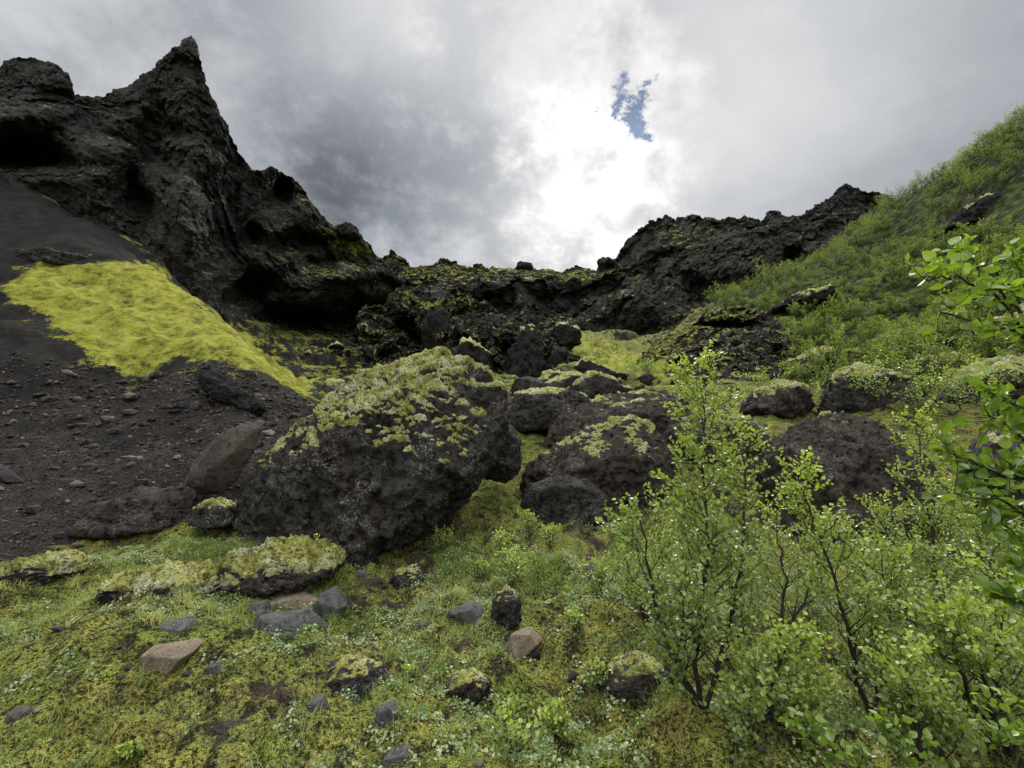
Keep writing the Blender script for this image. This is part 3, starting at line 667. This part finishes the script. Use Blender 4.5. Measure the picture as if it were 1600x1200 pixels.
def shrub(stempx,Yb,seed,label,nside,slen,lsize=.031,**k):
    R=np.random.default_rng(seed); y=Yb
    u0,v0,_=stempx[0][0]; b=pt(u0,v0,Yb); b[2]=float(gz(np.array([b[0]]),np.array([b[1]]))[0])-.03
    st=[]
    for s in stempx:
        q=np.array([pt(*a) for a in s])-b; q[0]=q[0]*np.array([1,1,0])
        tt=np.linspace(0,len(q)-1,14); Pd=np.array([q[min(int(t),len(q)-2)]*(1-(t-min(int(t),len(q)-2)))+q[min(int(t),len(q)-2)+1]*(t-min(int(t),len(q)-2)) for t in tt])
        Pd[1:]+=R.normal(0,.012,(13,3)); st.append(Pd)
    pa,LP,LD=birch(st,R,nside,slen,**k)
    return plant('birch_tree',tuple(b),pa,LP,LD,lsize,label,R=R,group=GB)
shrub([[(1097,1150,3.15),(1088,1000,3.2),(1108,850,3.25),(1100,700,3.3),(1088,568,3.35)],[(1099,1150,3.15),(1145,960,3.3),(1165,800,3.45),(1165,690,3.5)],[(1095,1150,3.15),(1040,1000,3.05),(1010,880,3.0),(1000,810,3.0)],[(1097,1150,3.15),(1060,1020,3.0),(1070,900,3.0)]],3.15,1,'slender young birch with a pointed top and small round leaves',[90,46,26,20],.42,start=.14,ntw=8)
shrub([[(1365,1150,3.2),(1330,1000,3.2),(1290,860,3.2),(1240,740,3.2)],[(1368,1150,3.2),(1390,980,3.3),(1380,870,3.3)]],3.2,2,'thin leaning birch sapling with sparse leaves',[48,26],.36)
shrub([[(1480,1120,4.0),(1470,950,4.0),(1450,800,4.1),(1432,655,4.2)],[(1480,1120,4.0),(1530,950,4.0),(1560,830,4.1)],[(1480,1120,4.0),(1420,960,3.9),(1390,860,3.9)]],4.0,3,'upright birch sapling with small green leaves',[62,34,28],.46)
shrub([[(1220,1020,4.6),(1225,900,4.6),(1210,800,4.7)],[(1220,1020,4.6),(1270,900,4.7),(1300,820,4.8)]],4.6,4,'low bushy birch among boulders',28,.48)
shrub([[(1570,1160,2.9),(1555,1020,2.9),(1580,900,2.9)],[(1572,1160,2.9),(1500,1050,2.8),(1480,960,2.8)],[(1572,1160,2.9),(1640,1000,2.9)],[(1572,1160,2.9),(1540,1080,2.7),(1510,1000,2.7)]],2.9,5,'dense leafy birch bush',30,.38)
shrub([[(1010,1010,4.7),(995,920,4.7),(975,870,4.8)],[(1010,1010,4.7),(1030,900,4.8),(1050,830,4.9)]],4.7,6,'small bushy birch beside lava rocks',20,.34)
shrub([[(1400,980,5.4),(1400,860,5.4),(1370,800,5.5)],[(1400,980,5.4),(1470,850,5.4),(1500,780,5.5)],[(1400,980,5.4),(1340,890,5.4)]],5.4,7,'leafy birch bush in front of a boulder',30,.5)
shrub([[(1210,1190,2.9),(1200,1080,2.9),(1230,1000,2.9)],[(1212,1190,2.9),(1280,1080,2.9)],[(1212,1190,2.9),(1160,1110,2.8)]],2.9,8,'low birch bush with small leaves',23,.30)
shrub([[(1620,1000,5),(1600,850,5),(1580,740,5)],[(1620,1000,5),(1680,850,5)],[(1620,1000,5),(1540,880,5),(1520,810,5)]],5,9,'tall leafy birch bush',32,.58)
shrub([[(1440,1195,2.6),(1430,1100,2.6),(1400,1040,2.6)],[(1440,1195,2.6),(1490,1120,2.6)]],2.6,10,'small birch bush filling a gap between larger ones',22,.26)
# small saplings
for k,(u,v,h,lb) in enumerate([(885,800,.55,'tiny birch sapling at the foot of a boulder'),(800,925,.5,'small willow sapling in grass'),(470,905,.5,'small green sapling beside a mossy rock'),(800,1190,.30,'low grey green willow seedling'),(312,815,.3,'bright green sapling beside scree'),(690,860,.35,'small sapling against the huge boulder'),(860,860,.4,'small willow sapling in grass'),(940,930,.35,'small willow sapling in grass'),(200,1190,.12,'seedling with pale green leaves'),(1010,960,.4,'small birch sapling in mossy grass'),(745,905,.25,'small willow seedling in grass'),(990,600,1.8,'birch sapling on the far slope'),(1010,590,1.5,'birch sapling on the far slope'),(1380,640,1.6,'birch sapling below the slope'),(1200,640,1.6,'birch sapling below the slope'),(1500,640,1.3,'birch sapling below the slope'),(900,985,.2,'small willow seedling in grass'),(640,1060,.12,'small willow seedling in grass'),(930,1080,.25,'low green birch seedling in grass'),(870,1150,.2,'low green birch seedling in grass'),(780,870,.4,'small willow sapling in grass'),(830,840,.4,'small willow sapling in grass'),(1450,650,1.4,'birch sapling below the slope'),(1560,650,1.4,'birch sapling below the slope'),(1290,650,1.3,'birch sapling below the slope'),(1130,660,1.2,'birch sapling below the slope'),(1250,640,1.0,'birch sapling below the slope')]):
    R=np.random.default_rng(300+k); y=hit(u,v); b=pt(u,v,y)
    st=[path((0,0,0),R.normal(0,.45,3)*[1,1,0]+np.array([0,0,1]),h*R.uniform(.6,1),R,.1,.1,8) for _ in range(5)]
    big=max(1,h/.5)
    pa,LP,LD=birch(st,R,8,h*.5,3,h*.26,.028*big,r0=.004*big)
    plant('sapling',tuple(b-np.array([0,0,.02])),pa,LP,LD,.030*(big**.7),lb,'sapling',R=R,group='small saplings in the grass')
print('shrubs',time.time()-T0)
# near birch tree whose boughs reach in
R=np.random.default_rng(77)
bz=float(gz(np.array([2.6]),np.array([1.6]))[0]); b=np.array([2.6,1.6,bz])
def pp(*l): return np.array([pt(*a) for a in l])-b
trunk=np.array([(0,0,0),(.03,0,.7),(-.02,.02,1.4),(.05,0,2.1),(.0,0,2.8)])
boughs=[pp((1720,640,1.55),(1640,560,1.5),(1585,500,1.48),(1540,440,1.45),(1508,385,1.45)),
 pp((1700,560,1.55),(1620,530,1.5),(1560,515,1.45),(1470,488,1.42)),
 pp((1620,545,1.5),(1570,460,1.45),(1500,437,1.42),(1440,432,1.4)),
 pp((1720,560,1.5),(1650,500,1.5),(1600,440,1.5),(1585,405,1.5)),
 pp((1750,800,1.6),(1660,730,1.5),(1590,680,1.45),(1540,640,1.45)),
 pp((1740,780,1.6),(1650,770,1.5),(1560,740,1.45),(1480,705,1.42)),
 pp((1740,860,1.6),(1640,830,1.5),(1570,780,1.45),(1490,770,1.45)),
 pp((1740,950,1.6),(1660,900,1.5),(1600,850,1.5),(1560,800,1.5)),
 pp((1740,700,1.6),(1660,680,1.5),(1600,640,1.5),(1550,615,1.5)),
 pp((1740,1050,1.6),(1660,1000,1.5),(1610,950,1.5),(1570,930,1.5)),
 pp((1740,1000,1.7),(1640,960,1.6),(1590,880,1.6)),
 pp((1740,880,1.7),(1660,800,1.55),(1600,760,1.5),(1560,720,1.5))]
paths=[(trunk,np.linspace(.05,.02,5))];LP=[];LD=[]
for bo in boughs:
    i0=np.argmin(np.abs(trunk[:,2]-(bo[0][2]-.25))); full=np.vstack([trunk[i0],bo])
    tt=np.linspace(0,len(full)-1,18); Q=np.array([full[min(int(t),len(full)-2)]+(full[min(int(t),len(full)-2)+1]-full[min(int(t),len(full)-2)])*(t-min(int(t),len(full)-2)) for t in tt])
    Q[1:-1]+=R.normal(0,.006,(16,3)); paths.append((Q,np.linspace(.008,.0022,18)))
    for s in np.linspace(.42,1,24):
        a,d=lerp(Q,min(s,.999)); w=R.normal(0,1,3)*.6+np.array([0,0,.3])
        q=path(a,d*.7+w,R.uniform(.03,.10),R,.15,.05,3); paths.append((q,np.linspace(.0014,.0008,4)))
        for s2 in (.3,.6,.99):
            a2,d2=lerp(q,s2); LP.append(a2);LD.append(d2)
plant('birch_tree',tuple(b),paths,np.array(LP),np.array(LD),.042,'birch tree reaching out boughs of fresh green leaves',R=R,mat=M_leafn,shape=LEAF10,lf=LF10,upb=.6,backlit_top=.4)
R=np.random.default_rng(78); b=pt(1480,1290,2.1); b[2]=float(gz(np.array([b[0]]),np.array([b[1]]))[0])
st=[pp(*[(1480,1290,2.1),(1300,1190,2.0),(1250,1130,2.0)]),pp(*[(1480,1290,2.1),(1430,1200,2.0),(1400,1150,2.0)]),pp(*[(1480,1290,2.1),(1560,1180,2.0),(1570,1100,2.0)]),pp(*[(1480,1290,2.1),(1340,1230,1.9),(1310,1170,1.9)])]
for s in st: s[0]=0
pa,LP,LD=birch(st,R,9,.12,3,.06,.024,start=.4,r0=.004)
plant('birch_bush',tuple(b),pa,LP,LD,.038,'low birch bush with toothed fresh leaves','bush',R=R,mat=M_leafn,shape=LEAF10,lf=LF10)
# herbs (ground cover)
hx,hy=veg_pts(11000,9,.04,5,.7)
n=14; x=np.repeat(hx,n)+rng.normal(0,.03,len(hx)*n); y=np.repeat(hy,n)+rng.normal(0,.03,len(hx)*n)
z=gz(x,y)+np.repeat(rng.uniform(.01,.07,len(hx)),n)*rng.uniform(.2,1.2,len(x))
V,Fc=leaves(np.stack([x,y,z],1),rng.normal(0,1,(len(x),3))*[1,1,.4],rng.uniform(.01,.03,len(x)),upb=1.2)
tint=np.repeat(np.clip(np.repeat(rng.uniform(0,1,len(hx))**2,n)*.9+rng.uniform(0,.25,len(x)),0,1),6)
obj('herbs',mesh_np('herbs',V,Fc,{'tint':tint},False),M_herb,kind='stuff',label='low willow and herb leaves spread through grass',category='herbs')
# ---------------------------------------------------------------- hillside birch
BUSHP=[(1120,472),(1200,425),(1300,375),(1390,312),(1470,262),(1530,220),(1600,185),(1900,80),(1900,590),(1600,590),(1540,605),(1450,615),(1350,612),(1250,602),(1225,560),(1235,520),(1225,500),(1200,480),(1130,474)]
ROCKY=[(1465,368),(1500,322),(1560,300),(1700,278),(1700,350),(1580,370)]
ROCKY2=[(1205,490),(1240,453),(1300,448),(1310,475),(1250,494)]
variants=[]
for k in range(6):
    R=np.random.default_rng(500+k); st=[]
    for s in range(6): 
        a=R.uniform(0,6.28); st.append(path((R.normal(0,.25),R.normal(0,.25),0),(math.cos(a)*.6,math.sin(a)*.6,1),R.uniform(1.3,2.8),R,.1,.08,8))
    pa,LP,LD=birch(st,R,13,.9,4,.32,.10,start=.1,r0=.035)
    V1,F1=tube([p for p in pa if p[1][0]>.012],4)
    V2,F2=leaves(LP,LD,R.uniform(.08,.16,len(LP)),R=R)
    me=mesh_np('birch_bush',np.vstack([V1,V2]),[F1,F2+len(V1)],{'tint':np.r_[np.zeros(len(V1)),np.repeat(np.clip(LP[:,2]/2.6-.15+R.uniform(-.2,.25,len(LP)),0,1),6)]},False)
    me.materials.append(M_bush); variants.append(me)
R=np.random.default_rng(9)
NN=260000
x=R.uniform(6,130,NN); y=R.uniform(12,95,NN)
z=base_z(x,y); u,v=proj(np.stack([x,y,z],-1))
cl=fbm(np.stack([x,y,0*x],-1)/7,3)
ok=(polysd(u,v,BUSHP)>R.normal(0,5,len(x)))&(polysd(u,v,ROCKY)<2)&(polysd(u,v,ROCKY2)<0)&(u<1720)&(cl>-.30)
x,y,cl=x[ok],y[ok],cl[ok]; cell={}; sel=[]
for i in range(len(x)):
    d=.9+y[i]*.010+max(cl[i],0)*.6; ci,cj=int(x[i]/2.9),int(y[i]/2.9); good=True
    for a in (-1,0,1):
        for c in (-1,0,1):
            for j in cell.get((ci+a,cj+c),()):
                if (x[i]-x[j])**2+(y[i]-y[j])**2<d*d: good=False;break
            if not good: break
        if not good: break
    if good: sel.append(i); cell.setdefault((ci,cj),[]).append(i)
x,y,cl=x[sel],y[sel],cl[sel]; z=base_z(x,y)+gnoise(x,y)
dist=np.hypot(x,y); o=np.argsort(dist); print('bushes',len(o)); o=o[:2500]
for i in o[:290]:
    s=R.uniform(.45,.9)*(.45 if dist[i]<20 else .65 if dist[i]<32 else .85)*(1+max(cl[i],-.2)*.9)
    ob=bpy.data.objects.new('birch_bush',variants[R.integers(6)]); COL.objects.link(ob)
    ob.location=(x[i],y[i],z[i]-.1); ob.scale=(s,s,s*R.uniform(.8,1.2)); ob.rotation_euler=(0,0,R.uniform(0,6.28))
    ob['label']='green mountain birch bush on a steep slope'; ob['category']='bush'; ob['group']='birch thicket on the hillside'
rest=o[290:]
VV=[];TT=[];nv=0;FF=[]
mv=[]
for me in variants:
    a=np.empty(len(me.vertices)*3,np.float32); me.vertices.foreach_get('co',a); t=np.empty(len(me.vertices),np.float32); me.attributes['tint'].data.foreach_get('value',t)
    l=np.empty(len(me.loops),np.int32); me.loops.foreach_get('vertex_index',l); a=a.reshape(-1,3); l=l.reshape(-1,4)
    mv.append((a,t,l[::2]))
for i in rest:
    a,t,l=mv[R.integers(6)]; s=R.uniform(.5,1.05)*(1+max(cl[i],-.3)*.9); an=R.uniform(0,6.28); c,s_=math.cos(an),math.sin(an); tv=R.uniform(-.2,.18)
    us,inv_=np.unique(l,return_inverse=True); a=a[us]; t=np.clip(t[us]+tv,0,1)
    q=np.stack([a[:,0]*c-a[:,1]*s_,a[:,0]*s_+a[:,1]*c,a[:,2]],1)*s+[x[i],y[i],z[i]-.1]
    VV.append(q.astype(np.float32));TT.append(t);FF.append(inv_.reshape(-1,4)+nv);nv+=len(a)
if VV:
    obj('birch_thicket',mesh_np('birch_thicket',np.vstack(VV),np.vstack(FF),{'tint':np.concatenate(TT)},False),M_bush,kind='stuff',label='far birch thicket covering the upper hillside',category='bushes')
    print('thicket verts',nv)
print('hill',time.time()-T0)
# ---------------------------------------------------------------- world
SUN=dirpx(905,300); el=math.asin(SUN[2]); az=math.atan2(SUN[0],SUN[1])
w=bpy.data.worlds.new('World'); sc.world=w; g=N(w)
sky=g.n('ShaderNodeTexSky',sky_type='NISHITA'); sky.sun_disc=False; sky.sun_elevation=el; sky.sun_rotation=az; sky.dust_density=0; sky.ozone_density=3
tc=g.n('ShaderNodeTexCoord').outputs['Generated']; nv_=g.n('ShaderNodeVectorMath',operation='NORMALIZE'); g.l(tc,nv_.inputs[0]); D=nv_.outputs[0]
sp=g.n('ShaderNodeSeparateXYZ'); g.l(D,sp.inputs[0])
zz=g.m('ADD',g.m('MAXIMUM',sp.outputs[2],0),.45)
cb=g.n('ShaderNodeCombineXYZ'); g.l(g.m('DIVIDE',sp.outputs[0],zz),cb.inputs[0]); g.l(g.m('DIVIDE',sp.outputs[1],zz),cb.inputs[1]); cb.inputs[2].default_value=.7
cv=cb.outputs[0]
c1=g.noise(cv,2.2,7,.5,.4); c2=g.noise(cv,8,6,.62,.15); c3=g.noise(cv,30,4,.62)
def dotw(d):
    nd=g.n('ShaderNodeVectorMath',operation='DOT_PRODUCT'); g.l(D,nd.inputs[0]); nd.inputs[1].default_value=tuple(float(t) for t in d); return nd.outputs['Value']
def blob(u,v,wd,n1=.8,n2=.6,n3=0):
    a=g.m('ARCCOSINE',g.m('MINIMUM',dotw(dirpx(u,v)),.999999))
    a=g.m('DIVIDE',a,math.radians(wd))
    a=g.m('ADD',a,g.m('MULTIPLY',g.m('SUBTRACT',c1,.5),n1*2)); a=g.m('ADD',a,g.m('MULTIPLY',g.m('SUBTRACT',c2,.5),n2*2))
    if n3: a=g.m('ADD',a,g.m('MULTIPLY',g.m('SUBTRACT',c3,.5),n3*2))
    t=g.m('SUBTRACT',1.0,a,clamp=True)
    return g.m('MULTIPLY',g.m('MULTIPLY',t,t),g.m('SUBTRACT',3.0,g.m('MULTIPLY',t,2.0)))
lum=g.m('ADD',.45,g.m('MULTIPLY',g.m('SUBTRACT',c1,.5),.95)); lum=g.m('ADD',lum,g.m('MULTIPLY',g.m('SUBTRACT',c2,.5),.70))
def add(b,k):
    global lum
    lum=g.m('ADD',lum,g.m('MULTIPLY',b,k))
add(blob(890,325,13,.8,1.0),.60); add(blob(940,230,26,.9,1.2),.22); add(blob(840,60,20,.9,1.2),.24); add(blob(600,15,13,.8,.9),.26); add(blob(1180,190,30,.7,1.0),.20)
add(blob(680,230,20,.5,.5),-.13); add(blob(630,350,18,.4,.5),-.07); add(blob(1470,40,22),-.04); add(blob(60,30,24),.08); add(blob(420,130,20),-.05)
add(g.ramp(sp.outputs[2],[(.78,0),(.95,1)]),3.8)  # added fill: unseen sky overhead brightened to light the terrain
add(g.ramp(g.m('MULTIPLY',sp.outputs[1],-1),[(0,0),(.5,1)]),1.3)  # added fill: sky behind the camera brightened for faces turned this way
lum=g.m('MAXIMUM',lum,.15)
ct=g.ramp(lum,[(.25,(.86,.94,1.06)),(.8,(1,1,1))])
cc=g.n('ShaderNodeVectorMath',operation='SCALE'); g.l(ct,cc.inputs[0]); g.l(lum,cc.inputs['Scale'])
skc=g.mix(1.0,sky.outputs[0],(.70,.88,1.0),'MULTIPLY')
b1=g.n('ShaderNodeBackground'); g.l(skc,b1.inputs[0]); b1.inputs[1].default_value=.075
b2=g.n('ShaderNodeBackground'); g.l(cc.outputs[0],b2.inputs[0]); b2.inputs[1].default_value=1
hole=g.m('ADD',g.m('ADD',blob(972,146,2.0,.1,.9,2.8),blob(990,172,1.9,.1,.9,2.8)),blob(994,200,1.5,.1,.9,2.4),clamp=True)
hole=g.ramp(hole,[(.0,0),(1,.8)])
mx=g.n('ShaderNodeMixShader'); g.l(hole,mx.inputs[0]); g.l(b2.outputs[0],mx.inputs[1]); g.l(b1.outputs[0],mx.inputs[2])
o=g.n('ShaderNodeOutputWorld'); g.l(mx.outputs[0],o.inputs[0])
sl=bpy.data.lights.new('sun','SUN'); sl.energy=3.0; sl.angle=math.radians(6); sl.color=(1,.96,.87)
so=bpy.data.objects.new('sun',sl); COL.objects.link(so); so.rotation_euler=Vector((-SUN[0],-SUN[1],-SUN[2]-.30)).to_track_quat('-Z','Y').to_euler()
# ---------------------------------------------------------------- camera
cam=bpy.data.cameras.new('camera'); co=bpy.data.objects.new('camera',cam); COL.objects.link(co)
co.location=(0,0,CZ); co.rotation_euler=(math.radians(100),0,0); cam.lens=16; cam.sensor_width=36; cam.clip_end=3000; cam.clip_start=.02
sc.camera=co
sc.view_settings.view_transform='Standard'; sc.view_settings.look='None'; sc.view_settings.exposure=0
print('done',time.time()-T0)
